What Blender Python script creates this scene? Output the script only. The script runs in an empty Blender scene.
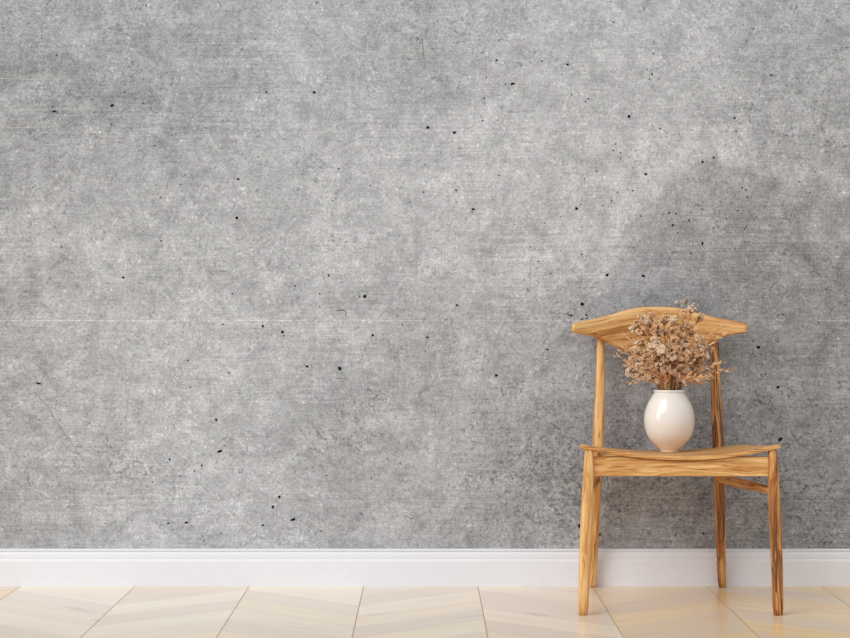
import bpy, bmesh, math, random
import numpy as np
from mathutils import Vector, Matrix, noise as mnoise

random.seed(7)
rng = np.random.default_rng(11)
sc = bpy.context.scene
COL = sc.collection
PI = math.pi

# ------------------------------------------------------------------ scale
D = 5.4            # camera distance to the baseboard face (y = 0)
S0 = 331.0         # photo pixels per metre in the plane y = 0
H = 0.829          # eye height


def sc_at(Y):
    return S0 * D / (D + Y)


def W(px, py, Y):
    """photo pixel -> world point in the vertical plane y = Y"""
    s = sc_at(Y)
    return Vector(((px - 425.0) / s, Y, H - (py - 312.0) / s))


def lin(r, g, b):
    def f(c):
        c /= 255.0
        return c / 12.92 if c <= 0.04045 else ((c + 0.055) / 1.055) ** 2.4
    return (f(r), f(g), f(b), 1.0)


# ------------------------------------------------------------------ objects
def link(name, me, parent=None, mats=()):
    o = bpy.data.objects.new(name, me)
    COL.objects.link(o)
    for m in mats:
        me.materials.append(m)
    if parent is not None:
        o.parent = parent
    return o


def empty(name, loc):
    o = bpy.data.objects.new(name, None)
    o.empty_display_size = 0.1
    COL.objects.link(o)
    o.location = loc
    return o


def tag(o, label=None, cat=None, group=None, kind=None):
    if label: o['label'] = label
    if cat: o['category'] = cat
    if group: o['group'] = group
    if kind: o['kind'] = kind
    return o


def mesh_from(name, verts, faces, smooth=True):
    me = bpy.data.meshes.new(name)
    me.from_pydata([tuple(v) for v in verts], [], faces)
    me.validate()
    if smooth:
        me.polygons.foreach_set('use_smooth', [True] * len(me.polygons))
    me.update()
    return me


def vec_attr(me, name, data):
    a = me.attributes.new(name, 'FLOAT_VECTOR', 'POINT')
    a.data.foreach_set('vector', np.asarray(data, dtype=np.float32).ravel())


def flt_attr(me, name, data):
    a = me.attributes.new(name, 'FLOAT', 'POINT')
    a.data.foreach_set('value', np.asarray(data, dtype=np.float32).ravel())


# ------------------------------------------------------------------ node helper
class NT:
    def __init__(self, name):
        self.m = bpy.data.materials.new(name)
        self.m.use_nodes = True
        self.t = self.m.node_tree
        self.t.nodes.clear()
        self.out = self.t.nodes.new('ShaderNodeOutputMaterial')
        self.b = self.t.nodes.new('ShaderNodeBsdfPrincipled')
        self.t.links.new(self.b.outputs[0], self.out.inputs[0])

    def n(self, typ, **kw):
        nd = self.t.nodes.new(typ)
        for k, v in kw.items():
            setattr(nd, k, v)
        return nd

    def put(self, sock, v):
        if isinstance(v, bpy.types.NodeSocket):
            self.t.links.new(v, sock)
        else:
            sock.default_value = v

    def math(self, op, a, b=0.0, c=0.0, clamp=False):
        nd = self.n('ShaderNodeMath', operation=op, use_clamp=clamp)
        self.put(nd.inputs[0], a); self.put(nd.inputs[1], b); self.put(nd.inputs[2], c)
        return nd.outputs[0]

    def add(self, *xs):
        r = xs[0]
        for x in xs[1:]:
            r = self.math('ADD', r, x)
        return r

    def mul(self, a, b):
        return self.math('MULTIPLY', a, b)

    def step(self, x, lo, hi, a=0.0, b=1.0):
        nd = self.n('ShaderNodeMapRange', interpolation_type='SMOOTHSTEP')
        self.put(nd.inputs[0], x)
        nd.inputs[1].default_value = lo; nd.inputs[2].default_value = hi
        nd.inputs[3].default_value = a; nd.inputs[4].default_value = b
        return nd.outputs[0]

    def scale(self, vec, s, off=(0, 0, 0)):
        nd = self.n('ShaderNodeMapping')
        self.put(nd.inputs[0], vec)
        nd.inputs[1].default_value = off
        nd.inputs[3].default_value = s
        return nd.outputs[0]

    def noise(self, vec, sc=1.0, detail=4.0, rough=0.55, dist=0.0):
        nd = self.n('ShaderNodeTexNoise')
        self.put(nd.inputs['Vector'], vec)
        nd.inputs['Scale'].default_value = sc
        nd.inputs['Detail'].default_value = detail
        nd.inputs['Roughness'].default_value = rough
        nd.inputs['Distortion'].default_value = dist
        return nd.outputs[0]

    def vor(self, vec, sc, feature='F1', rnd=1.0):
        nd = self.n('ShaderNodeTexVoronoi', feature=feature)
        self.put(nd.inputs['Vector'], vec)
        nd.inputs['Scale'].default_value = sc
        nd.inputs['Randomness'].default_value = rnd
        return nd

    def mix(self, f, a, b, blend='MIX'):
        nd = self.n('ShaderNodeMix', data_type='RGBA', blend_type=blend)
        self.put(nd.inputs[0], f); self.put(nd.inputs[6], a); self.put(nd.inputs[7], b)
        return nd.outputs[2]

    def attr(self, name):
        return self.n('ShaderNodeAttribute', attribute_name=name)

    def ramp(self, f, stops):
        nd = self.n('ShaderNodeValToRGB')
        self.put(nd.inputs[0], f)
        e = nd.color_ramp.elements
        while len(e) < len(stops):
            e.new(0.5)
        for i, (p, c) in enumerate(stops):
            e[i].position = p; e[i].color = c
        return nd.outputs[0]

    def bump(self, h, strength, dist):
        nd = self.n('ShaderNodeBump')
        nd.inputs['Strength'].default_value = strength
        nd.inputs['Distance'].default_value = dist
        self.put(nd.inputs['Height'], h)
        self.t.links.new(nd.outputs[0], self.b.inputs['Normal'])

    def set(self, **kw):
        for k, v in kw.items():
            self.put(self.b.inputs[k.replace('_', ' ')], v)
        return self.m


# ------------------------------------------------------------------ materials
def mat_concrete():
    N = NT('bare_concrete')
    co = N.n('ShaderNodeTexCoord').outputs['Object']
    tone = N.attr('tone').outputs['Fac']
    stain = N.attr('stain').outputs['Fac']
    rough = N.attr('worn').outputs['Fac']
    # broad mottling
    n_big = N.noise(co, 9.0, 9, 0.70, 0.8)
    n_mid = N.noise(co, 38.0, 6, 0.7, 0.3)
    n_fine = N.noise(co, 150.0, 3, 0.7)
    n_grit = N.noise(N.scale(co, (300, 300, 380)), 1.0, 2, 0.6)
    # horizontal board-form streaks
    st1 = N.noise(N.scale(co, (2.2, 1, 130)), 1.0, 5, 0.65)
    st2 = N.noise(N.scale(co, (9, 1, 330)), 1.0, 3, 0.6)
    st_mask = N.step(N.noise(co, 2.6, 3, 0.5), 0.42, 0.66)
    # aggregate flecks, pale
    warp = N.n('ShaderNodeVectorMath', operation='ADD')
    nz = N.n('ShaderNodeTexNoise'); N.put(nz.inputs['Vector'], co); nz.inputs['Scale'].default_value = 90
    sub = N.n('ShaderNodeVectorMath', operation='SCALE'); N.put(sub.inputs[0], nz.outputs['Color']); sub.inputs['Scale'].default_value = 0.02
    N.put(warp.inputs[0], co); N.put(warp.inputs[1], sub.outputs[0])
    v1 = N.vor(warp.outputs[0], 46.0)
    fl = N.mul(N.step(v1.outputs['Distance'], 0.30, 0.17), N.step(N.noise(co, 30.0, 2), 0.50, 0.60))
    v3 = N.vor(warp.outputs[0], 110.0)
    fl2 = N.mul(N.step(v3.outputs['Distance'], 0.38, 0.22), N.step(N.noise(co, 17.0, 4, 0.65), 0.48, 0.62))
    # dark worn specks (in worn zones)
    dk_n = N.noise(co, 95.0, 5, 0.72, 0.5)
    dk_t = N.add(dk_n, N.mul(rough, 0.070), N.mul(N.math('SUBTRACT', N.noise(co, 16.0, 4, 0.6, 1.2), 0.5), 0.42), N.mul(N.math('SUBTRACT', n_big, 0.5), 0.30), N.mul(N.math('SUBTRACT', n_mid, 0.5), 0.25))
    dark = N.step(dk_t, 0.56, 0.76)
    # damp stain with an irregular edge
    sd = N.add(stain, N.mul(N.math('SUBTRACT', N.noise(co, 11.0, 5, 0.65), 0.5), 0.12))
    fade = N.attr('fade').outputs['Fac']
    st = N.mul(N.step(sd, -0.03, 0.03), fade)
    rim = N.mul(N.mul(N.step(sd, -0.10, -0.03), N.step(sd, 0.02, -0.02)), fade)
    val = N.add(tone,
                N.mul(N.math('SUBTRACT', n_big, 0.5), 0.44),
                N.mul(N.math('SUBTRACT', n_mid, 0.5), 0.30),
                N.mul(N.math('SUBTRACT', n_fine, 0.5), 0.34),
                N.mul(N.math('SUBTRACT', n_grit, 0.5), 0.26),
                N.mul(N.mul(N.math('SUBTRACT', st1, 0.5), st_mask), 0.30),
                N.mul(N.math('SUBTRACT', st2, 0.5), 0.20),
                N.mul(fl, 0.085), N.mul(fl2, 0.09),
                N.mul(dark, -0.18), N.mul(st, -0.06), N.mul(rim, 0.03))
    # faint formwork board joints, pale hairlines
    sep = N.n('ShaderNodeSeparateXYZ'); N.put(sep.inputs[0], co)
    wob = N.add(sep.outputs[2], N.mul(N.math('SUBTRACT', N.noise(N.scale(co, (3, 1, 0)), 1.0, 3), 0.5), 0.010))
    for py, amp, wd, mk in ((320.5, 0.105, 0.0026, 0), (132.5, 0.055, 0.002, 1), (499.0, -0.07, 0.002, 2), (400.0, -0.05, 0.0018, 3), (60.0, 0.04, 0.0018, 4), (229.0, 0.03, 0.0018, 5)):
        z0 = H - (py - 312.0) / (S0 * D / (D + 0.018))
        line = N.step(N.math('ABSOLUTE', N.math('SUBTRACT', wob, z0)), wd, wd * 0.25)
        brk = N.step(N.noise(N.scale(co, (2.3, 1, 0.01), (mk * 3.1, 0, mk)), 1.0, 5, 0.7), 0.38, 0.56)
        val = N.add(val, N.mul(N.mul(line, brk), amp))
    # tiny bug holes
    v2 = N.vor(co, 13.0)
    hole = N.mul(N.step(v2.outputs['Distance'], 0.034, 0.016), N.step(N.noise(co, 2.0, 2), 0.45, 0.5))
    val = N.math('MULTIPLY', val, N.math('SUBTRACT', 1.0, N.mul(hole, 0.7)))
    pw = N.math('POWER', N.math('MAXIMUM', val, 0.02), 2.2)
    cmb = N.n('ShaderNodeCombineColor')
    N.put(cmb.inputs[0], N.mul(pw, 0.978)); N.put(cmb.inputs[1], N.mul(pw, 0.992)); N.put(cmb.inputs[2], N.mul(pw, 1.034))
    N.bump(N.add(n_mid, N.mul(st2, 0.4), N.mul(n_fine, 0.6), N.mul(dark, -0.7), N.mul(hole, -1.5)), 0.22, 0.003)
    return N.set(Base_Color=cmb.outputs[0], Roughness=0.82, Specular_IOR_Level=0.25)


def mat_simple(name, rgb, rough=0.5, spec=0.5, amp=0.0, nscale=60.0, **kw):
    N = NT(name)
    c = lin(*rgb)
    if amp:
        co = N.n('ShaderNodeTexCoord').outputs['Object']
        f = N.noise(co, nscale, 4)
        hi = tuple(min(1, x * (1 + amp)) for x in c[:3]) + (1,)
        lo = tuple(x * (1 - amp) for x in c[:3]) + (1,)
        col = N.ramp(f, [(0.3, lo), (0.7, hi)])
    else:
        col = c
    return N.set(Base_Color=col, Roughness=rough, Specular_IOR_Level=spec, **kw)


def mat_wood():
    N = NT('striped_teak')
    g = N.attr('gco').outputs['Vector']
    vein_shade = N.attr('vein_shade').outputs['Fac']
    warpn = N.noise(N.scale(g, (3.0, 9, 9)), 1.0, 3, 0.5)
    w3 = N.n('ShaderNodeVectorMath', operation='ADD')
    cx = N.n('ShaderNodeCombineXYZ')
    wv = N.mul(N.math('SUBTRACT', warpn, 0.5), 0.055)
    N.put(cx.inputs[1], wv); N.put(cx.inputs[2], wv)
    N.put(w3.inputs[0], g); N.put(w3.inputs[1], cx.outputs[0])
    gw = w3.outputs[0]
    band = N.noise(N.scale(gw, (2.6, 74, 74)), 1.0, 4, 0.58, 0.8)
    fine = N.noise(N.scale(gw, (7, 330, 330)), 1.0, 3, 0.6)
    broad = N.noise(N.scale(gw, (1.6, 16, 16)), 1.0, 2, 0.5)
    f = N.add(N.mul(band, 0.80), N.mul(fine, 0.46), N.mul(broad, 0.34), N.mul(vein_shade, -0.11), -0.29)  # besides veins, darkens the whole part: shade painted on the right legs
    col = N.ramp(f, [(0.33, lin(146, 88, 44)), (0.41, lin(190, 129, 70)), (0.50, lin(216, 161, 96)), (0.63, lin(241, 200, 138))])
    # dark veins
    vn = N.noise(N.scale(gw, (1.9, 48, 48), (5, 2, 8)), 1.0, 3, 0.5, 0.9)
    line = N.step(N.math('ABSOLUTE', N.math('SUBTRACT', vn, 0.5)), 0.045, 0.006)
    gate = N.step(N.add(N.noise(N.scale(gw, (2.6, 14, 14), (1, 9, 4)), 1.0, 2), N.mul(vein_shade, 0.34)), 0.57, 0.70)
    lf = N.mul(N.mul(line, gate), 0.85)
    col = N.mix(lf, col, lin(84, 50, 27))
    col = N.mix(N.mul(vein_shade, 0.9), col, N.mix(1.0, col, lin(226, 205, 190), 'MULTIPLY'))  # redder, darker tint that goes with the painted leg shade
    N.bump(N.add(fine, N.mul(band, 0.5)), 0.12, 0.001)
    return N.set(Base_Color=col, Roughness=N.add(0.38, N.mul(fine, 0.15)), Specular_IOR_Level=0.42)


def mat_floor():
    N = NT('oak_chevron_planks')
    g = N.attr('gco').outputs['Vector']
    seed = N.attr('plank').outputs['Fac']
    grey = N.attr('grey').outputs['Fac']
    wv = N.noise(N.scale(g, (2.0, 8, 1)), 1.0, 2)
    cx = N.n('ShaderNodeCombineXYZ'); N.put(cx.inputs[1], N.mul(N.math('SUBTRACT', wv, 0.5), 0.06))
    a = N.n('ShaderNodeVectorMath', operation='ADD'); N.put(a.inputs[0], g); N.put(a.inputs[1], cx.outputs[0])
    gw = a.outputs[0]
    band = N.noise(N.scale(gw, (1.8, 26, 1)), 1.0, 4, 0.55, 0.4)
    fine = N.noise(N.scale(gw, (6, 190, 1)), 1.0, 3, 0.6)
    f = N.add(N.mul(band, 0.6), N.mul(fine, 0.22), N.mul(seed, 0.20), -0.02)
    col = N.ramp(f, [(0.25, lin(238, 221, 197)), (0.5, lin(247, 234, 214)), (0.75, lin(253, 245, 231))])
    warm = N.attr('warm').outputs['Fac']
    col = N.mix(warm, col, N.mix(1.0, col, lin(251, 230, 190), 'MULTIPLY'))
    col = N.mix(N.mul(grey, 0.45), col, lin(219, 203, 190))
    # small knots / grey smears
    k = N.vor(N.scale(gw, (2.4, 9, 1)), 1.0)
    kn = N.mul(N.step(k.outputs['Distance'], 0.2, 0.03), N.step(N.noise(g, 3.0, 2), 0.45, 0.6))
    sm = N.step(N.noise(N.scale(gw, (3.5, 30, 1), (7, 3, 0)), 1.0, 4, 0.6, 0.8), 0.60, 0.74)
    col = N.mix(N.mul(N.math('MAXIMUM', kn, N.mul(sm, 0.6)), 0.55), col, lin(176, 155, 148))
    N.bump(fine, 0.05, 0.001)
    return N.set(Base_Color=col, Roughness=N.add(0.17, N.mul(fine, 0.10)), Specular_IOR_Level=0.5)


M_CON = mat_concrete()
M_PIT = mat_simple('pit_dark', (28, 28, 28), 0.95, 0.1, 0.3, 400)
M_CHIP = mat_simple('pit_pale', (196, 196, 195), 0.9, 0.2, 0.12, 300)
M_SCAR = mat_simple('scar_grey', (112, 112, 112), 0.9, 0.15, 0.3, 300)
M_BOARD = mat_simple('white_satin_paint', (236, 237, 243), 0.36, 0.4, 0.012, 30)
M_FLOOR = mat_floor()
M_SEAM = mat_simple('plank_seam', (186, 144, 96), 0.8, 0.2, 0.1, 80)
M_WOOD = mat_wood()
M_VASE = mat_simple('glazed_white_ceramic', (240, 234, 226), 0.16, 0.55, 0.01, 20, Coat_Weight=0.4, Coat_Roughness=0.08)
M_STEM = mat_simple('dried_stem', (160, 112, 70), 0.85, 0.15, 0.25, 150)


def mat_petal(name, rgb, amp, tr):
    m = mat_simple(name, rgb, 0.85, 0.12, amp, 140)
    t = m.node_tree
    b = [n for n in t.nodes if n.type == 'BSDF_PRINCIPLED'][0]
    out = [n for n in t.nodes if n.type == 'OUTPUT_MATERIAL'][0]
    tl = t.nodes.new('ShaderNodeBsdfTranslucent'); mx = t.nodes.new('ShaderNodeMixShader')
    t.links.new(b.inputs['Base Color'].links[0].from_socket, tl.inputs[0])
    mx.inputs[0].default_value = tr
    t.links.new(b.outputs[0], mx.inputs[1]); t.links.new(tl.outputs[0], mx.inputs[2])
    t.links.new(mx.outputs[0], out.inputs[0])
    return m


M_LEAF = mat_petal('dried_leaf', (236, 194, 150), 0.2, 0.2)
M_BLOS = mat_petal('dried_blossom', (252, 228, 205), 0.1, 0.15)
M_BLOS2 = mat_petal('dried_blossom_tan', (242, 208, 172), 0.14, 0.18)

# ------------------------------------------------------------------ concrete wall
WY = 0.018
WX0, WX1, WZ1 = -3.6, 3.6, 2.7
SW = sc_at(WY)


def wp(px, py):
    return (px - 425.0) / SW, H - (py - 312.0) / SW


TONE = [  # photo position on the wall, grey level with painted vignette and lower-right light falloff
    (0, 0, 158), (60, 40, 160), (150, 40, 160), (120, 90, 152), (40, 95, 148), (210, 90, 158), (300, 40, 174), (330, 110, 172),
    (420, 60, 160), (470, 20, 172), (520, 100, 180), (600, 60, 180), (700, 60, 176), (800, 40, 166), (845, 100, 160),
    (20, 160, 160), (100, 170, 162), (200, 140, 168), (300, 170, 176), (400, 170, 180), (500, 180, 184), (600, 160, 184), (680, 140, 180), (770, 130, 166), (830, 170, 166),
    (10, 250, 158), (60, 240, 168), (140, 230, 174), (230, 240, 174), (330, 240, 178), (430, 250, 180), (530, 240, 182), (600, 230, 180), (700, 250, 164), (780, 250, 158), (845, 240, 160),
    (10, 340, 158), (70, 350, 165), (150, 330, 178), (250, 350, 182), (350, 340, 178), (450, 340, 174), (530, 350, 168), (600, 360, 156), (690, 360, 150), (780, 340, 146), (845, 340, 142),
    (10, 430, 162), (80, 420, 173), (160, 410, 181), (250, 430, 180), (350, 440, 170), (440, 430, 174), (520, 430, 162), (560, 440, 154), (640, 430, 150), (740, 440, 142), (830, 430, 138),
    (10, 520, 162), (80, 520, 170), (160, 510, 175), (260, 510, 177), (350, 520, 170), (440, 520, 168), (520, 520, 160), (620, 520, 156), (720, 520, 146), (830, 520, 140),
    (55, 262, 178), (72, 300, 182), (30, 280, 158), (270, 330, 172), (310, 440, 158), (403, 355, 158), (355, 425, 160), (200, 355, 182), (-150, 300, 165), (1000, 300, 158), (425, -150, 168), (425, 640, 160)]
STAIN = [(610, 275), (622, 240), (640, 208), (668, 186), (690, 168), (715, 158), (760, 172), (800, 186), (870, 200), (980, 230), (1000, 420), (860, 400), (770, 400),
         (700, 370), (640, 320), (600, 300)]
WORN = [(115, 465, 34, 1.0), (545, 480, 42, 1.2), (570, 300, 26, 0.9), (600, 500, 60, 0.7), (700, 480, 60, 0.7), (800, 490, 60, 0.9), (420, 60, 24, 0.6), (470, 20, 24, 0.6), (345, 425, 20, 0.8), (330, 440, 40, 0.4),
        (240, 210, 60, 0.3), (100, 75, 70, 0.55), (790, 100, 60, 0.6), (640, 450, 80, 0.35), (520, 420, 60, 0.4), (402, 355, 10, 0.9), (830, 330, 60, 0.4)]


def sdist(px, py, poly):
    inside = False
    best = 1e9
    n = len(poly)
    for i in range(n):
        x1, y1 = poly[i]; x2, y2 = poly[(i + 1) % n]
        if (y1 > py) != (y2 > py) and px < (x2 - x1) * (py - y1) / (y2 - y1) + x1:
            inside = not inside
        dx, dy = x2 - x1, y2 - y1
        t = max(0, min(1, ((px - x1) * dx + (py - y1) * dy) / (dx * dx + dy * dy)))
        best = min(best, math.hypot(px - x1 - t * dx, py - y1 - t * dy))
    return best if inside else -best


nx, nz = 181, 69
xs = np.linspace(WX0, WX1, nx); zs = np.linspace(0, WZ1, nz)
verts, faces = [], []
tone, stain, worn, fade = [], [], [], []
T = np.array(TONE, dtype=float)
for z in zs:
    for x in xs:
        verts.append((x, WY, z))
        px = 425 + x * SW; py = 312 - (z - H) * SW
        d2 = (T[:, 0] - px) ** 2 + (T[:, 1] - py) ** 2
        w = np.exp(-d2 / (2 * 34.0 ** 2)) + 1e-7 / (1 + d2 / 1e4)
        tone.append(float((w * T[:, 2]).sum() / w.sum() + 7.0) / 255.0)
        s = sdist(px, py, STAIN) / SW
        # the stain fades out low on the wall and to the right instead of ending in an edge
        fade.append(max(0, min(1, (370 - py) / 90)) * max(0, min(1, (1000 - px) / 220)))
        stain.append(max(-0.3, min(0.3, s)))
        worn.append(sum(a * math.exp(-((px - cx) ** 2 + (py - cy) ** 2) / (2 * r * r)) for cx, cy, r, a in WORN))
for j in range(nz - 1):
    for i in range(nx - 1):
        a = j * nx + i
        faces.append((a, a + 1, a + nx + 1, a + nx))
nwall = len(faces)
# wall thickness: a shallow box behind
b0 = len(verts)
for (x, z) in ((WX0, 0), (WX1, 0), (WX1, WZ1), (WX0, WZ1)):
    verts.append((x, WY + 0.12, z)); tone.append(0.62); stain.append(-0.3); worn.append(0); fade.append(0)
c = [0, nx - 1, nz * nx - 1, (nz - 1) * nx]
faces.append((b0 + 3, b0 + 2, b0 + 1, b0))
for k in range(4):
    faces.append((c[(k + 1) % 4], c[k], b0 + k, b0 + (k + 1) % 4))
matidx = [0] * len(faces)


def pit(px, py, r, ax=1.0, mat=1, ang=0.0, depth=0.0006):
    x0, z0 = wp(px, py)
    k = 9
    base = len(verts)
    verts.append((x0, WY - 0.0002, z0)); tone.append(.3); stain.append(-.3); worn.append(0); fade.append(0)
    for i in range(k):
        a = 2 * PI * i / k
        rr = r * random.uniform(0.72, 1.2)
        u, v = rr * ax * math.cos(a), rr * math.sin(a)
        u, v = u * math.cos(ang) - v * math.sin(ang), u * math.sin(ang) + v * math.cos(ang)
        verts.append((x0 + u, WY - depth, z0 + v)); tone.append(.3); stain.append(-.3); worn.append(0); fade.append(0)
    for i in range(k):
        faces.append((base, base + 1 + (i + 1) % k, base + 1 + i)); matidx.append(mat)


q = 1 / 1.993
A = [(6, 55), (83, 76), (113, 110), (220, 57), (292, 12), (183, 198), (224, 210, 2), (108, 222, 1.6, 2), (248, 184), (285, 206), (626, 184, 1.8), (531, 184, 1.6),
     (498, 265), (631, 6), (475, 357, 1.5), (472, 434, 2), (360, 368), (320, 393), (410, 255), (520, 328), (675, 336), (738, 370), (817, 403), (663, 400), (844, 383),
     (321, 480), (244, 553), (109, 452), (122, 492), (463, 585), (727, 591, 2), (716, 590), (588, 570), (655, 550), (637, 610)]
B = [(143, 120, 1.3), (160, 168), (174, 167, 1.8, 1.8), (284, 129, 1.5), (292, 188), (320, 202), (325, 197), (406, 232, 2.2), (390, 304), (376, 300), (380, 287), (342, 341), (440, 347, 2),
     (469, 256, 1.3), (452, 148, 1.3), (447, 158), (467, 157), (455, 107), (553, 323, 2), (575, 314, 1.5), (617, 236, 1.5), (620, 262), (652, 208), (690, 150, 1.4), (58, 264, 1.8), (6, 254, 2),
     (31, 303), (69, 295), (62, 379, 1.5), (148, 350), (96, 417, 1.8), (302, 415, 2.1), (310, 407), (384, 383), (355, 410), (372, 400), (430, 431), (414, 380), (487, 424, 1.3), (500, 426, 1.3),
     (494, 449, 1.6), (504, 464), (526, 439), (553, 485, 2), (575, 454), (582, 441), (601, 436), (637, 456), (640, 452), (660, 432), (632, 374), (640, 378), (643, 393), (623, 420),
     (553, 417), (270, 500), (226, 521), (312, 507), (250, 545), (363, 548, 2), (435, 550, 1.8), (205, 577), (315, 607, 1.9), (64, 608), (600, 600), (530, 505), (545, 540), (376, 44),
     (437, 17), (118, 196), (0, 328), (115, 240), (65, 175), (777, 342), (720, 270), (750, 330), (707, 520), (690, 500), (370, 3), (840, 95), (655, 58), (233, 122), (122, 155)]
Cc = [(246, 75, 1.4), (463, 107), (637, 107), (588, 92), (727, 112, 2), (717, 112), (743, 190, 1.6), (802, 169), (524, 172, 1.8), (563, 183, 2), (566, 190), (444, 168), (612, 252, 1.8), (677, 256, 2.4),
      (77, 286, 1.6, 2.2), (431, 358, 1.8), (438, 421, 1.7, 2), (402, 449, 1.5), (447, 410), (388, 460), (478, 463), (338, 437, 1.4), (300, 455), (360, 470), (304, 483), (335, 565, 1.3), (371, 563, 1.4, 1.8),
      (407, 600), (416, 542, 1, .6), (557, 512, 2), (544, 532, 2), (584, 557, 1.8, 2.2), (524, 568, 1.4), (405, 590), (440, 585), (457, 265), (375, 240), (380, 293), (640, 580), (720, 545), (740, 475), (655, 70), (820, 555)]
Dd = [(64, 130, 1.6), (5, 194, 1.6), (142, 270, 2), (205, 98), (244, 218, 1.4), (175, 475), (290, 560), (348, 587, 1.4), (308, 571, 2.2), (555, 585, 1.9), (695, 520), (800, 590)]
E = [(590, 162, 2.4), (645, 147), (598, 240), (645, 275, 2.4), (675, 280), (583, 288), (605, 305), (652, 423, 2.4), (760, 90), (795, 400), (725, 555), (755, 325), (90, 40, 2.4)]
for lst, ox, oy, qq, rk in ((A, 0, 0, q, 1), (B, 425, 0, q, 1), (Cc, 0, 240, q, 1), (Dd, 425, 240, q, 1), (E, 550, 290, 1 / 2.833, 1)):
    for t in lst:
        r = (t[2] if len(t) > 2 else 1.0) * 0.0023
        pit(ox + t[0] * qq, oy + t[1] * qq, r, t[3] if len(t) > 3 else random.uniform(0.8, 1.3), 1, random.uniform(-.4, .4))
for _ in range(240):   # scattered pinholes
    px, py = random.uniform(-100, 950), random.uniform(-40, 545)
    if random.random() < 0.35 and px < 425: continue
    pit(px, py, random.uniform(0.0008, 0.0016), random.uniform(.8, 1.5), 1, random.uniform(-1, 1))
# shallow pebble scars: a thin broken grey ring
def strip(P, wd, mat):
    for (p, q2) in zip(P[:-1], P[1:]):
        (xa, za), (xb, zb) = wp(*p), wp(*q2)
        dx, dz = xb - xa, zb - za
        L = math.hypot(dx, dz); ox, oz = -dz / L * wd, dx / L * wd
        base = len(verts)
        for (x, z) in ((xa + ox, za + oz), (xa - ox, za - oz), (xb - ox, zb - oz), (xb + ox, zb + oz)):
            verts.append((x, WY - 0.0003, z)); tone.append(.3); stain.append(-.3); worn.append(0); fade.append(0)
        faces.append((base, base + 1, base + 2, base + 3)); matidx.append(mat)


for (px, py, rx, ry, a0, a1) in ((340.5, 313.8, 5.6, 3.9, -.5, 2.4), (781.5, 317.5, 5.0, 3.2, .3, 2.9), (571, 317.5, 3.4, 2.6, .2, 2.6)):
    P = [(px + rx * math.cos(a0 + (a1 - a0) * k / 8) + random.uniform(-.3, .3), py - ry * math.sin(a0 + (a1 - a0) * k / 8) + random.uniform(-.3, .3)) for k in range(9)]
    strip(P[:5], 0.0011, 3); strip(P[4:], 0.0017, 3)
    P = [(px + rx * .9 * math.cos(a0 + 3.3 + 2.0 * k / 6), py - ry * .9 * math.sin(a0 + 3.3 + 2.0 * k / 6)) for k in range(7)]
    strip(P, 0.0010, 2)
for (x, y, r) in ((110, 314.5, .006), (112, 68.5, .005), (56, 188.5, .0055), (125, 214, .005)):
    pit(x, y, r, 1.7, 2, random.uniform(-.4, .4), 0.0004)
for (x, y) in ((568, 314), (571, 315.6), (783, 314.6)):
    pit(x, y, .0021, 1.9, 1, -.2)
for (px, py, r) in ((583, 304, .0033), (548, 290, .0018), (586, 315, .003), (582, 319, .0028), (587, 318, .0022), (579, 525.5, .0042), (600, 533.5, .0026)):
    pit(px, py, r, 1.3, 1, 0.3)
for P, wd, mt in (([(0, 78.5), (30, 79.3), (61, 78.6)], .0009, 2), ([(0, 128), (30, 127.4), (62, 126)], .0008, 2), ([(92, 136), (124, 136.3)], .0007, 2), ([(5, 112), (40, 110), (104, 106.5)], .0006, 2),
                  ([(395, 51), (443, 50.5)], .0007, 2), ([(500, 80), (530, 80.5)], .0006, 2), ([(336, 378.6), (348, 379)], .0008, 3),
                  ([(570, 70), (606, 69.2)], .0007, 2), ([(574, 76), (590, 75.6)], .0006, 2), ([(35, 392), (46, 405), (58, 424), (72, 444), (84, 462)], .0006, 3), ([(158, 162), (183, 161.8)], .0006, 3),
                  ([(420, 34), (422.5, 40), (423.5, 56)], .0009, 3)):
    strip(P, wd, mt)

me = mesh_from('wall_back', verts, faces, smooth=False)
flt_attr(me, 'tone', tone); flt_attr(me, 'stain', stain); flt_attr(me, 'worn', worn); flt_attr(me, 'fade', fade)
wall = link('wall_back', me, None, (M_CON, M_PIT, M_CHIP, M_SCAR))
me.polygons.foreach_set('material_index', matidx)
tag(wall, kind='structure')

# ------------------------------------------------------------------ baseboard
prof = [(0.0, 0.0), (0.0, 0.0755), (0.0006, 0.0772), (0.0024, 0.0788), (0.0052, 0.0800), (0.0058, 0.0818), (0.0050, 0.0850), (0.0046, 0.0900), (0.0052, 0.0960), (0.0070, 0.1015),
        (0.0098, 0.1044), (0.0102, 0.1052), (0.0070, 0.1058), (0.0062, 0.1068), (0.0062, 0.1102), (0.0072, 0.1114), (0.0090, 0.1120), (WY, 0.1120), (WY, 0.0)]
verts, faces = [], []
for x in (WX0, WX1):
    verts += [(x, y, z) for y, z in prof]
n = len(prof)
for i in range(n):
    j = (i + 1) % n
    faces.append((i, j, n + j, n + i)[::-1])
faces.append(tuple(range(n))); faces.append(tuple(range(n, 2 * n))[::-1])
bb = link('baseboard_back', mesh_from('baseboard_back', verts, faces, False), None, (M_BOARD,))
tag(bb, kind='structure')

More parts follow.
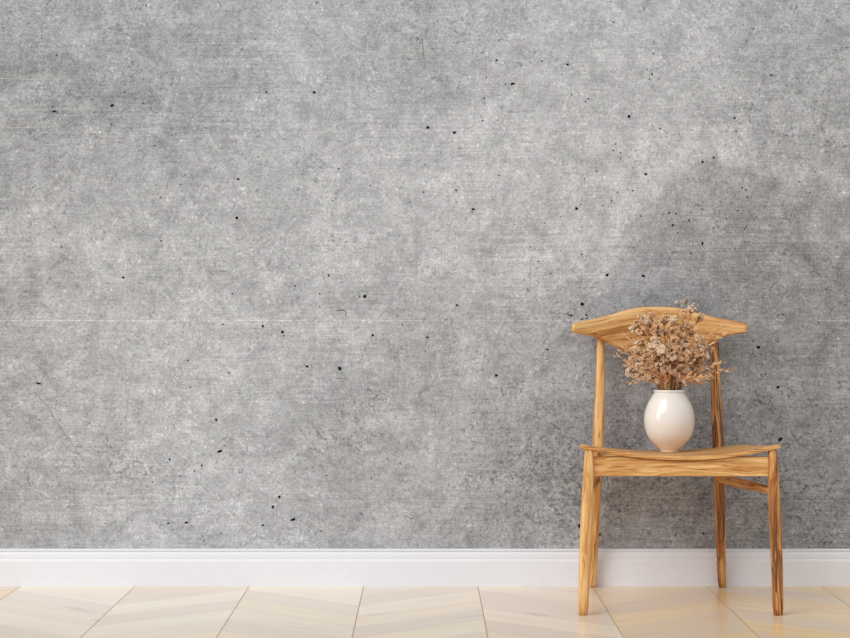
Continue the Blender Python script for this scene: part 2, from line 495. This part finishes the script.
# ------------------------------------------------------------------ floor: chevron planks
CW = 0.3456; X0 = 0.160
SL = 0.82; PD = 0.172
GAPC, GAPP = 0.0011, 0.00018
verts, faces, gco, plank, grey, warm, midx = [], [], [], [], [], [], []
YF, YB = 0.0, -6.6
for ci in range(-11, 10):
    xa = X0 + ci * CW + GAPC; xb = X0 + (ci + 1) * CW - GAPC
    rising = (ci % 2 == 1)       # joint goes away from the viewer towards the right
    sg = 1 if rising else -1
    r0 = 0.136
    k0 = int((YB - 1) / PD)
    for k in range(k0, 4):
        y0 = k * PD + r0
        lo_a, hi_a = y0 + GAPP - (sg * SL * CW / 2), y0 + PD - GAPP - (sg * SL * CW / 2)
        lo_b, hi_b = lo_a + sg * SL * CW, hi_a + sg * SL * CW
        # quad strip clipped at the wall
        pts = [(xa, lo_a), (xb, lo_b), (xb, hi_b), (xa, hi_a)]
        # clip to y<=YF and y>=YB
        def clip(P, lim, keep):
            out = []
            for i in range(len(P)):
                p, r_ = P[i], P[(i + 1) % len(P)]
                ki, kj = keep(p[1]), keep(r_[1])
                if ki: out.append(p)
                if ki != kj:
                    t = (lim - p[1]) / (r_[1] - p[1])
                    out.append((p[0] + t * (r_[0] - p[0]), lim))
            return out
        pts = clip(pts, YF, lambda v: v <= YF)
        if len(pts) < 3: continue
        pts = clip(pts, YB, lambda v: v >= YB)
        if len(pts) < 3: continue
        off = Vector((random.uniform(0, 40), random.uniform(0, 40), 0))
        wm = (random.uniform(.7, 1.0) if (xa > 0.3 or xa < -1.5) else random.uniform(.15, .35) if xa > 0 else random.uniform(0, .25))  # paler left and middle columns stand in for glare on the floor
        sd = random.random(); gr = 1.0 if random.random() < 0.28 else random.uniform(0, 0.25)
        ang = math.atan2(sg * SL, 1)
        base = len(verts)
        for (x, y) in pts:
            verts.append((x, y, 0.0))
            gco.append((x * math.cos(ang) + y * math.sin(ang) + off.x, -x * math.sin(ang) + y * math.cos(ang) + off.y, 0))
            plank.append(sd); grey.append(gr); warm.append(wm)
        faces.append(tuple(range(base, base + len(pts)))); midx.append(0)
base = len(verts)
xl, xr = X0 - 11 * CW, X0 + 10 * CW
for (x, y) in ((xl, YB), (xr, YB), (xr, WY), (xl, WY)):
    verts.append((x, y, -0.0004)); gco.append((0, 0, 0)); plank.append(.5); grey.append(0); warm.append(.5)
faces.append((base, base + 1, base + 2, base + 3)); midx.append(1)
me = mesh_from('floor', verts, faces, False)
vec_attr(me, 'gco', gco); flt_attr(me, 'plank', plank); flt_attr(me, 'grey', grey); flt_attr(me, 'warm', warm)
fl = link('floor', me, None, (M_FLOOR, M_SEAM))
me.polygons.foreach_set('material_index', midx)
tag(fl, kind='structure')

# ------------------------------------------------------------------ chair
CXc = 0.699
chair = empty('dining_chair', (CXc, -0.27, 0.0))
tag(chair, 'striped golden wood dining chair with scooped seat and winged backrest against the wall', 'chair')
ORI = chair.location.copy()


def wood_part(name, verts, faces, gco, vein_shade=0.0, smooth=True, sub=0):
    verts = [Vector(v) - ORI for v in verts]
    me = mesh_from(name, verts, faces, smooth)
    off = Vector((random.uniform(0, 30), random.uniform(0, 30), random.uniform(0, 30)))
    vec_attr(me, 'gco', [tuple(Vector(g) + off) for g in gco])
    flt_attr(me, 'vein_shade', [vein_shade] * len(verts))
    bm = bmesh.new(); bm.from_mesh(me)
    bmesh.ops.recalc_face_normals(bm, faces=bm.faces)
    bm.to_mesh(me); bm.free()
    o = link(name, me, chair, (M_WOOD,))
    return o


def catmull(P, n):
    out = []
    P = [np.array(p, float) for p in P]
    Q = [2 * P[0] - P[1]] + P + [2 * P[-1] - P[-2]]
    for i in range(1, len(Q) - 2):
        for k in range(n):
            t = k / n
            a, b, c, d = Q[i - 1], Q[i], Q[i + 1], Q[i + 2]
            out.append(0.5 * ((2 * b) + (-a + c) * t + (2 * a - 5 * b + 4 * c - d) * t * t + (-a + 3 * b - 3 * c + d) * t ** 3))
    out.append(P[-1])
    return out


def loft(rows, power=2.8, k=20, up=(0, 0, 1), vertical=False):
    """rows: (x,y,z, ra, rb) centre plus half widths"""
    R = catmull(rows, 6)
    verts, faces, g = [], [], []
    L = 0
    prev = None
    for i, r in enumerate(R):
        c = Vector(r[:3]); a, b = r[3], r[4]
        if prev is not None: L += (c - prev).length
        prev = c
        nxt = Vector(R[min(i + 1, len(R) - 1)][:3]) - Vector(R[max(i - 1, 0)][:3])
        t = nxt.normalized()
        if vertical:
            e1, e2 = Vector((1, 0, 0)), Vector((0, 1, 0))
        else:
            e1 = t.cross(Vector(up)).normalized(); e2 = e1.cross(t).normalized()
        sc_end = 0.86 if i in (0, len(R) - 1) else 1.0
        for j in range(k):
            th = 2 * PI * j / k
            cs, sn = math.cos(th), math.sin(th)
            u = math.copysign(abs(cs) ** (2 / power), cs) * a * sc_end
            v = math.copysign(abs(sn) ** (2 / power), sn) * b * sc_end
            verts.append(c + e1 * u + e2 * v)
            g.append((L, u, v))
    m = len(R)
    for i in range(m - 1):
        for j in range(k):
            faces.append((i * k + j, i * k + (j + 1) % k, (i + 1) * k + (j + 1) % k, (i + 1) * k + j))
    faces.append(tuple(range(k))[::-1]); faces.append(tuple(range((m - 1) * k, m * k)))
    return verts, faces, g


# seat -------------------------------------------------------------
SYF, SYB = -0.522, -0.088


def seat_w(v):
    w = 0.274 + (0.243 - 0.274) * v
    if v > 0.86:
        q = (v - 0.86) / 0.14
        w -= 0.045 * (1 - math.sqrt(max(0.0, 1 - q * q)))
    if v < 0.03:
        q = (0.03 - v) / 0.03
        w -= 0.0025 * q * q
    return w


def seat_top(u, v):
    """u across in metres, v 0 front .. 1 back"""
    w = seat_w(v)
    cen = 0.4355 + (0.418 - 0.4355) * v - 0.004 * math.sin(PI * v)
    rise = 0.034 + (0.0185 - 0.034) * v
    w = 0.274 + (0.243 - 0.274) * v
    return cen + rise * abs(u / w) ** 2.0


TH = 0.0115
verts, faces, g = [], [], []
NU, NV = 48, 22
for side in (0, 1):
    for j in range(NV + 1):
        v = j / NV
        w = seat_w(v)
        for i in range(NU + 1):
            t = i / NU * 2 - 1
            u = t * w
            bow = 0.0
            y = SYF + (SYB - SYF) * v + bow
            zt = seat_top(u, v)
            z = zt if side == 0 else zt - TH
            verts.append((CXc + 0.0015 + u, y, z)); g.append((u, y, z))
row = NU + 1
tot = row * (NV + 1)
for j in range(NV):
    for i in range(NU):
        a = j * row + i
        faces.append((a, a + 1, a + row + 1, a + row))
        faces.append((tot + a, tot + a + row, tot + a + row + 1, tot + a + 1))
for i in range(NU):
    faces.append((i, tot + i, tot + i + 1, i + 1))
    a = NV * row + i
    faces.append((a, a + 1, tot + a + 1, tot + a))
for j in range(NV):
    a = j * row
    faces.append((a, a + row, tot + a + row, tot + a))
    a = j * row + NU
    faces.append((a, tot + a, tot + a + row, a + row))
o = wood_part('seat', verts, faces, g, 0.1)
bv = o.modifiers.new('edge', 'BEVEL'); bv.width = 0.0028; bv.segments = 3; bv.limit_method = 'ANGLE'; bv.angle_limit = math.radians(50)

# front legs -------------------------------------------------------
for sgn in (-1, 1):
    ax = 0.0028 if sgn > 0 else 0.0
    rows = [(CXc + sgn * 0.267, -0.511, 0.0, 0.0140, 0.0135),
            (CXc + ax * .6 + sgn * 0.2625, -0.510, 0.12, 0.0152, 0.0150),
            (CXc + ax + sgn * 0.2575, -0.509, 0.24, 0.0164, 0.0166),
            (CXc + ax + sgn * 0.2535, -0.508, 0.34, 0.0150, 0.0160),
            (CXc + ax + sgn * 0.2490, -0.507, 0.4525, 0.0126, 0.0130)]
    v, f, gg = loft(rows, 3.0, vertical=True)
    wood_part('leg', v, f, gg, 0.55 if sgn > 0 else 0.0)

# rear legs, running up as the back posts --------------------------
for sgn in (-1, 1):
    ax = -0.0028 if sgn > 0 else 0.0
    rows = [(CXc + sgn * 0.196, -0.017, 0.0, 0.0120, 0.0120),
            (CXc + ax * .7 + sgn * 0.192, -0.030, 0.13, 0.0142, 0.0142),
            (CXc + ax + sgn * 0.1855, -0.046, 0.325, 0.0166, 0.0170),
            (CXc + ax + sgn * 0.1805, -0.052, 0.43, 0.0166, 0.0170),
            (CXc + ax * .6 + sgn * 0.1745, -0.046, 0.60, 0.0146, 0.0146),
            (CXc + sgn * 0.1703, -0.032, 0.765, 0.0112, 0.0100)]
    v, f, gg = loft(rows, 3.0, vertical=True)
    wood_part('leg', v, f, gg, 0.45 if sgn > 0 else 0.1)


# aprons -----------------------------------------------------------
def rail(name, xa, xb, y0, thick, zbot, ztop_fn, vein_shade=0.0):
    verts, faces, g = [], [], []
    n = 40
    for i in range(n + 1):
        x = xa + (xb - xa) * i / n
        zt = ztop_fn(x)
        for (yy, zz) in ((y0 - thick / 2, zbot), (y0 + thick / 2, zbot), (y0 + thick / 2, zt), (y0 - thick / 2, zt)):
            verts.append((x, yy, zz)); g.append((x, yy, zz))
    for i in range(n):
        for j in range(4):
            a = i * 4 + j; b = i * 4 + (j + 1) % 4
            faces.append((a, b, b + 4, a + 4))
    faces.append((0, 1, 2, 3)); faces.append((n * 4 + 3, n * 4 + 2, n * 4 + 1, n * 4))
    o = wood_part(name, verts, faces, g, vein_shade, smooth=False)
    bv = o.modifiers.new('edge', 'BEVEL'); bv.width = 0.002; bv.segments = 2; bv.limit_method = 'ANGLE'; bv.angle_limit = math.radians(50)
    return o


def under(u, y):
    v = (y - SYF) / (SYB - SYF)
    return seat_top(u, max(0, min(1, v))) - TH - 0.0006


rail('front_apron', CXc - 0.243, CXc + 0.243, -0.500, 0.020, 0.3795, lambda x: min(0.4325, under(x - CXc, -0.500)), 0.0)
rail('rear_apron', CXc - 0.170, CXc + 0.170, -0.052, 0.018, 0.362, lambda x: 0.402, 0.1)

# side stretchers --------------------------------------------------
for sgn in (-1, 1):
    rows = [(CXc + sgn * 0.1845, -0.052, 0.3295, 0.009, 0.0125),
            (CXc + sgn * 0.205, -0.17, 0.331, 0.011, 0.0140),
            (CXc + sgn * 0.232, -0.33, 0.3345, 0.011, 0.0130),
            (CXc + sgn * 0.2545, -0.492, 0.338, 0.009, 0.0105)]
    v, f, gg = loft(rows, 2.4)
    wood_part('side_stretcher', v, f, gg, 0.4)

# backrest ---------------------------------------------------------
TOP = [(0, .845), (.04, .8437), (.083, .838), (.122, .8272), (.166, .8147), (.22, .804), (.2615, .7962)]
BOT = [(0, .702), (.06, .706), (.113, .7185), (.152, .735), (.18, .747), (.205, .7565), (.228, .763), (.2615, .7655)]


def smooth_interp(tab, u):
    xs_ = [t[0] for t in tab]; ys_ = [t[1] for t in tab]
    u = abs(u)
    for i in range(len(tab) - 1):
        if u <= xs_[i + 1] + 1e-9:
            t = (u - xs_[i]) / (xs_[i + 1] - xs_[i])
            def m(k):
                if k == 0: return 0.0
                if k == len(tab) - 1: return (ys_[k] - ys_[k - 1]) / (xs_[k] - xs_[k - 1])
                return (ys_[k + 1] - ys_[k - 1]) / (xs_[k + 1] - xs_[k - 1])
            h = xs_[i + 1] - xs_[i]
            return ((2 * t ** 3 - 3 * t * t + 1) * ys_[i] + (t ** 3 - 2 * t * t + t) * h * m(i) + (-2 * t ** 3 + 3 * t * t) * ys_[i + 1] + (t ** 3 - t * t) * h * m(i + 1))
    return ys_[-1]


verts, faces, g = [], [], []
NU, K = 64, 28
for i in range(NU + 1):
    u = (i / NU * 2 - 1) * 0.2615
    zt, zb = smooth_interp(TOP, u), smooth_interp(BOT, u)
    e = 1.0
    d_end = 0.2615 - abs(u)
    if d_end < 0.006: e = 0.80 + 0.20 * (d_end / 0.006) ** 0.5
    zc, hz = (zt + zb) / 2, (zt - zb) / 2 * e
    yc = -0.030 - 0.060 * (abs(u) / 0.2615) ** 2
    th = (0.0105 + 0.002 * (abs(u) / 0.2615)) * (0.75 + 0.25 * e)
    for j in range(K):
        a = 2 * PI * j / K
        cs, sn = math.cos(a), math.sin(a)
        dz = math.copysign(abs(cs) ** 0.62, cs) * hz
        dy = math.copysign(abs(sn) ** 0.62, sn) * th
        lean = 0.10 * (zc + dz - 0.765)
        x = CXc - 0.0022 + u * 0.992
        verts.append((x, yc + dy + lean * 0.6, zc + dz))
        # figure follows the arch of the rail
        g.append((u, dy, zc + dz - 0.55 * (zt - .80)))
for i in range(NU):
    for j in range(K):
        faces.append((i * K + j, i * K + (j + 1) % K, (i + 1) * K + (j + 1) % K, (i + 1) * K + j))
faces.append(tuple(range(K))[::-1]); faces.append(tuple(range(NU * K, (NU + 1) * K)))
wood_part('backrest', verts, faces, g, 0.12)

# ------------------------------------------------------------------ vase
VX, VY = CXc + 0.0165, -0.165
vv = (VY - SYF) / (SYB - SYF)
VZ = max(seat_top(VX - CXc + du, vv + dv) for du in (-.027, 0, .027) for dv in (-.06, 0, .06)) - 0.0004
s_v = sc_at(VY)
outer = [(0.0, 0.0), (.0235, 0.0), (.0265, .0012), (.0275, .0036), (.0282, .0060), (.0335, .0105), (.0420, .0184), (.0528, .0290), (.0622, .0414), (.0688, .0560), (.0727, .0735), (.0740, .0905),
         (.0733, .1040), (.0698, .1210), (.0640, .1370), (.0568, .1510), (.0490, .1632), (.0446, .1690), (.0434, .1712), (.0450, .1728), (.0458, .1755), (.0450, .1780), (.0432, .1790)]
inner = [(.0412, .1782), (.0405, .1755), (.0405, .1700), (.0440, .1650), (.0520, .1550), (.0640, .1340), (.0690, .1000), (.0660, .0720), (.0540, .0430), (.0330, .0200), (0.0, .0120)]
NSEG = 64
pr = [tuple(p) for p in catmull(outer[1:], 3)] + [tuple(p) for p in catmull(inner[:-1], 2)]
verts, faces = [], []
for r, z in pr:
    for k in range(NSEG):
        a = 2 * PI * k / NSEG
        verts.append((r * math.cos(a), r * math.sin(a), z * 1.018))
for i in range(len(pr) - 1):
    for k in range(NSEG):
        faces.append((i * NSEG + k, i * NSEG + (k + 1) % NSEG, (i + 1) * NSEG + (k + 1) % NSEG, (i + 1) * NSEG + k))
faces.append(tuple(range(NSEG))[::-1])
faces.append(tuple(range((len(pr) - 1) * NSEG, len(pr) * NSEG)))
vase = link('vase', mesh_from('vase', verts, faces), None, (M_VASE,))
vase.location = (VX, VY, VZ)
tag(vase, 'glossy white ceramic vase holding dried flowers on the chair seat', 'vase')

# ------------------------------------------------------------------ dried bouquet
bq = empty('dried_bouquet', (VX, VY, VZ + 0.02))
tag(bq, 'bunch of dried beige flowers and feathery leaves standing in the white vase', 'dried flowers')
BO = bq.location.copy()
ZR = VZ + 0.1822


class MB:
    def __init__(self):
        self.v, self.f = [], []

    def tube(self, pts, r0, r1, k=5):
        b = len(self.v)
        n = len(pts)
        for i, p in enumerate(pts):
            t = (pts[min(i + 1, n - 1)] - pts[max(i - 1, 0)]).normalized()
            e1 = t.cross(Vector((0.3, 1, 0.2))).normalized(); e2 = t.cross(e1)
            r = r0 + (r1 - r0) * i / (n - 1)
            for j in range(k):
                a = 2 * PI * j / k
                self.v.append(p + e1 * r * math.cos(a) + e2 * r * math.sin(a))
        for i in range(n - 1):
            for j in range(k):
                self.f.append((b + i * k + j, b + i * k + (j + 1) % k, b + (i + 1) * k + (j + 1) % k, b + (i + 1) * k + j))

    def leaf(self, p, d, nrm, L, w):
        d = d.normalized()
        s = d.cross(nrm).normalized(); nn = s.cross(d)
        b = len(self.v)
        for t, ww, lift in ((0, .25, 0), (.3, 1, .06), (.65, .8, .08), (1, .05, -.02)):
            c = p + d * (L * t) + nn * (L * lift)
            self.v.append(c + s * (w * ww)); self.v.append(c - nn * (w * .35 * ww)); self.v.append(c - s * (w * ww))
        for i in range(3):
            a = b + i * 3
            self.f.append((a, a + 1, a + 4, a + 3)); self.f.append((a + 1, a + 2, a + 5, a + 4))

    def blossom(self, p, d, R):
        """a small dried floret: two rings of cupped crinkled petals round a bead"""
        d = d.normalized()
        e1 = d.cross(Vector((.2, .5, .8))).normalized(); e2 = d.cross(e1)
        for ring, (npet, open_, sz) in enumerate(((6, 0.95, 1.0), (5, 0.45, 0.8))):
            ph = random.uniform(0, 6)
            for i in range(npet):
                a = ph + 2 * PI * i / npet + random.uniform(-.2, .2)
                o = e1 * math.cos(a) + e2 * math.sin(a)
                tn = -e1 * math.sin(a) + e2 * math.cos(a)
                L = R * sz * random.uniform(.8, 1.15)
                b = len(self.v)
                for (t, w, up) in ((0.05, .18, 0), (.55, .48, .25), (.95, .36, .55 + random.uniform(-.15, .25))):
                    c = p + o * (L * t * open_) + d * (L * (t * (1 - open_) + up * .7))
                    self.v.append(c + tn * (L * w)); self.v.append(c - tn * (L * w))
                self.f.append((b, b + 1, b + 3, b + 2)); self.f.append((b + 2, b + 3, b + 5, b + 4))

    def make(self, name, parent, mat):
        out = []
        for p in self.v:
            p = Vector(p)
            dx, dy = p.x - VX, p.y - VY
            r = math.hypot(dx, dy)
            if p.z < ZR + 0.012:
                if r > 0.040:
                    p.z = ZR + 0.012 + 0.004 * math.sin(p.x * 900 + p.y * 700)
                    p.z = max(p.z, ZR + 0.0115)
                elif r > 0.033:
                    p.x, p.y = VX + dx * 0.033 / r, VY + dy * 0.033 / r
            out.append(p - BO)
        me = mesh_from(name, out, self.f)
        return link(name, me, parent, (mat,))


def rv(s=1.0):
    return Vector((random.uniform(-1, 1), random.uniform(-1, 1), random.uniform(-1, 1))) * s


def stem_curve(tip, n=10):
    dx, dy = tip.x - VX, tip.y - VY
    rr = math.hypot(dx, dy) + 1e-6
    sp = min(0.033, rr * 0.55) * random.uniform(.6, 1.0)
    neck = Vector((VX + dx / rr * sp, VY + dy / rr * sp, ZR))
    root = Vector((VX - dx / rr * 0.012, VY - dy / rr * 0.012, VZ + 0.03))
    hgt = max(tip.z - ZR, 0.01)
    mid = neck + Vector((dx / rr * (rr - sp) * 0.36, dy / rr * (rr - sp) * 0.36, hgt * 0.55)) + Vector((0, 0, 0.010)) + rv(0.004)
    P = catmull([root, neck, mid, tip], max(3, n // 3))
    return [Vector(p) for p in P]


def flower_spray(tip, nb, R, spread, pale):
    """thin stem, side branchlets and a head of small florets"""
    st = MB(); bl = MB()
    pts = stem_curve(tip)
    st.tube(pts, 0.0012, 0.0006)
    d_tip = (pts[-1] - pts[-3]).normalized()
    start = tip - d_tip * spread * 1.1
    for i in range(nb):
        o = rv(1.0)
        while o.length > 1: o = rv(1.0)
        e = tip + Vector((o.x * spread, o.y * spread, o.z * spread * .85))
        mid = (start + e) / 2 + rv(.002)
        st.tube([start + rv(.001), mid, e], 0.0006, 0.0004, 4)
        bl.blossom(e, (e - start).normalized() + Vector((0, -.8, .35)) + rv(.5), R * random.uniform(.75, 1.2))
    # a few thin leaves low on the stem
    for k in range(3):
        i = random.randint(len(pts) // 2, len(pts) - 3)
        st.leaf(pts[i], (pts[i + 1] - pts[i]).normalized() + rv(.6), rv(), random.uniform(.010, .018), .0017)
    s = st.make('flower_spray', bq, M_STEM)
    bl.make('blossom_cluster', s, M_BLOS if pale else M_BLOS2)


def leafy_sprig(tip, n=16, L=0.02, w=0.0019, frac=0.45):
    m = MB()
    pts = stem_curve(tip, 15)
    i0 = int(len(pts) * frac)
    s = MB()
    s.tube(pts, 0.0011, 0.0005)
    fine = []
    for i in range(i0, len(pts) - 1):
        for t in (0, .33, .66):
            fine.append((pts[i].lerp(pts[i + 1], t), (pts[i + 1] - pts[i]).normalized()))
    fine.append((pts[-1], (pts[-1] - pts[-2]).normalized()))
    for k in range(n):
        p, d = fine[min(len(fine) - 1, int((k + .5) / n * len(fine)))]
        side = rv(1.0); side = (side - d * side.dot(d)).normalized()
        m.leaf(p, d * random.uniform(.8, 1.3) + side * random.uniform(.4, .9), side.cross(d) + rv(.4), L * random.uniform(.6, 1.15) * (1 - .3 * k / n), w)
    m.leaf(fine[-1][0], fine[-1][1], rv(), L * .8, w)
    so = s.make('leafy_sprig', bq, M_STEM)
    m.make('leaves', so, M_LEAF)


def bp(X, Y, dep):
    return W(600 + X / 6.07, 295 + Y / 6.07, VY + dep)


random.seed(21)
HEADS = [(225, 175), (268, 150), (312, 130), (300, 175), (250, 218), (350, 235), (390, 222), (392, 150), (450, 270), (330, 275), (288, 350), (322, 395), (310, 325), (435, 378), (470, 402),
         (520, 455), (450, 480), (472, 505), (590, 405), (612, 375), (600, 325), (650, 335), (575, 310), (548, 180), (508, 190), (520, 112), (556, 88), (600, 145), (212, 440),
         (185, 465), (232, 470), (250, 435), (520, 385), (380, 330), (420, 310), (355, 430), (640, 372), (560, 232), (262, 392), (400, 455), (470, 330), (350, 180), (440, 200), (560, 470), (330, 470), (390, 395)]
HEADS += [(300, 500), (350, 520), (420, 545), (500, 530), (540, 505), (270, 470), (245, 495), (600, 450), (590, 485), (390, 510), (320, 455), (205, 410), (215, 330), (250, 290), (630, 300), (600, 260), (450, 150), (480, 230), (330, 215), (210, 210)]
for i in range(16):
    a = random.uniform(0, 2 * PI); r = random.uniform(.25, 1)
    HEADS.append((420 + math.cos(a) * r * 190, 360 + math.sin(a) * r * 130))
for i, (X, Y) in enumerate(HEADS):
    front = math.exp(-(((X - 420) / 170) ** 2 + ((Y - 330) / 130) ** 2))
    dep = -0.085 * front * random.uniform(.35, 1.1) + random.uniform(-.015, .045)
    dep = min(dep, 0.07)
    if Y < 130: dep = random.uniform(-.03, .03)
    flower_spray(bp(X, Y, dep), random.randint(13, 19), random.uniform(.0050, .0064), random.uniform(.010, .0165), random.random() < .62)
for (X, Y) in ((482, 42), (530, 30), (575, 72), (612, 122), (405, 118), (250, 125)):
    flower_spray(bp(X, Y, random.uniform(-.02, .02)), 8, .0030, .013, True)
SPR = [(98, 372), (132, 338), (160, 240), (184, 528), (220, 495), (170, 430), (722, 212), (745, 245), (785, 455), (735, 415), (668, 505), (628, 532), (600, 500), (145, 310), (250, 300)]
for (X, Y) in SPR:
    leafy_sprig(bp(X, Y, random.uniform(-.05, .03)), 24, .023, .0026, .5)
for i in range(46):
    a = random.uniform(0, 2 * PI)
    r = random.uniform(.2, 1) ** .6
    X = 420 + math.cos(a) * r * 225; Y = 345 + math.sin(a) * r * 195
    leafy_sprig(bp(X, Y, random.uniform(-.095, .05)), 26, .018, .0026, .3)

# ------------------------------------------------------------------ light
def area(name, loc, target, sx, sy, power, color=(1, 1, 1), spread=180):
    ld = bpy.data.lights.new(name, 'AREA')
    ld.shape = 'RECTANGLE'; ld.size = sx; ld.size_y = sy
    ld.energy = power; ld.color = color; ld.spread = math.radians(spread)
    o = bpy.data.objects.new(name, ld)
    COL.objects.link(o)
    o.location = loc
    o.rotation_euler = (Vector(target) - Vector(loc)).to_track_quat('-Z', 'Y').to_euler()
    return o


dirv = Vector((-0.86, -0.52, 0.0)).normalized()
side = Vector((-dirv.y, dirv.x, 0))
ctr = Vector((0.6, 0, 0)) + dirv * 6.0
for k in (-1, 1):
    p = ctr + side * 0.53 * k + Vector((0, 0, 1.75))
    area('window_light', p, Vector((1.0, 0, .65)) + side * 0.53 * k, 0.75, 2.2, 15, (1.0, 0.985, 0.97), 150)
sl = bpy.data.lights.new('daylight', 'SUN'); sl.energy = 1.3; sl.angle = math.radians(38); sl.color = (1, 0.99, 0.98)
so_ = bpy.data.objects.new('daylight', sl); COL.objects.link(so_)
so_.location = (-4, -4, 3)
so_.rotation_euler = Vector((0.58, 0.54, -0.64)).to_track_quat('-Z', 'Y').to_euler()

w = bpy.data.worlds.new('soft_room'); sc.world = w; w.use_nodes = True
bgn = w.node_tree.nodes['Background']
bgn.inputs[0].default_value = (0.95, 0.98, 1.0, 1); bgn.inputs[1].default_value = 0.70

# ------------------------------------------------------------------ camera
cam = bpy.data.cameras.new('camera')
cam.sensor_width = 36; cam.lens = S0 * D / 850 * 36
cam.shift_y = -7.0 / 850
cam.clip_end = 50
co = bpy.data.objects.new('camera', cam); COL.objects.link(co)
co.location = (0, -D, H); co.rotation_euler = (PI / 2, 0, 0)
sc.camera = co
sc.view_settings.view_transform = 'Standard'
sc.view_settings.look = 'None'
sc.view_settings.exposure = 0.0
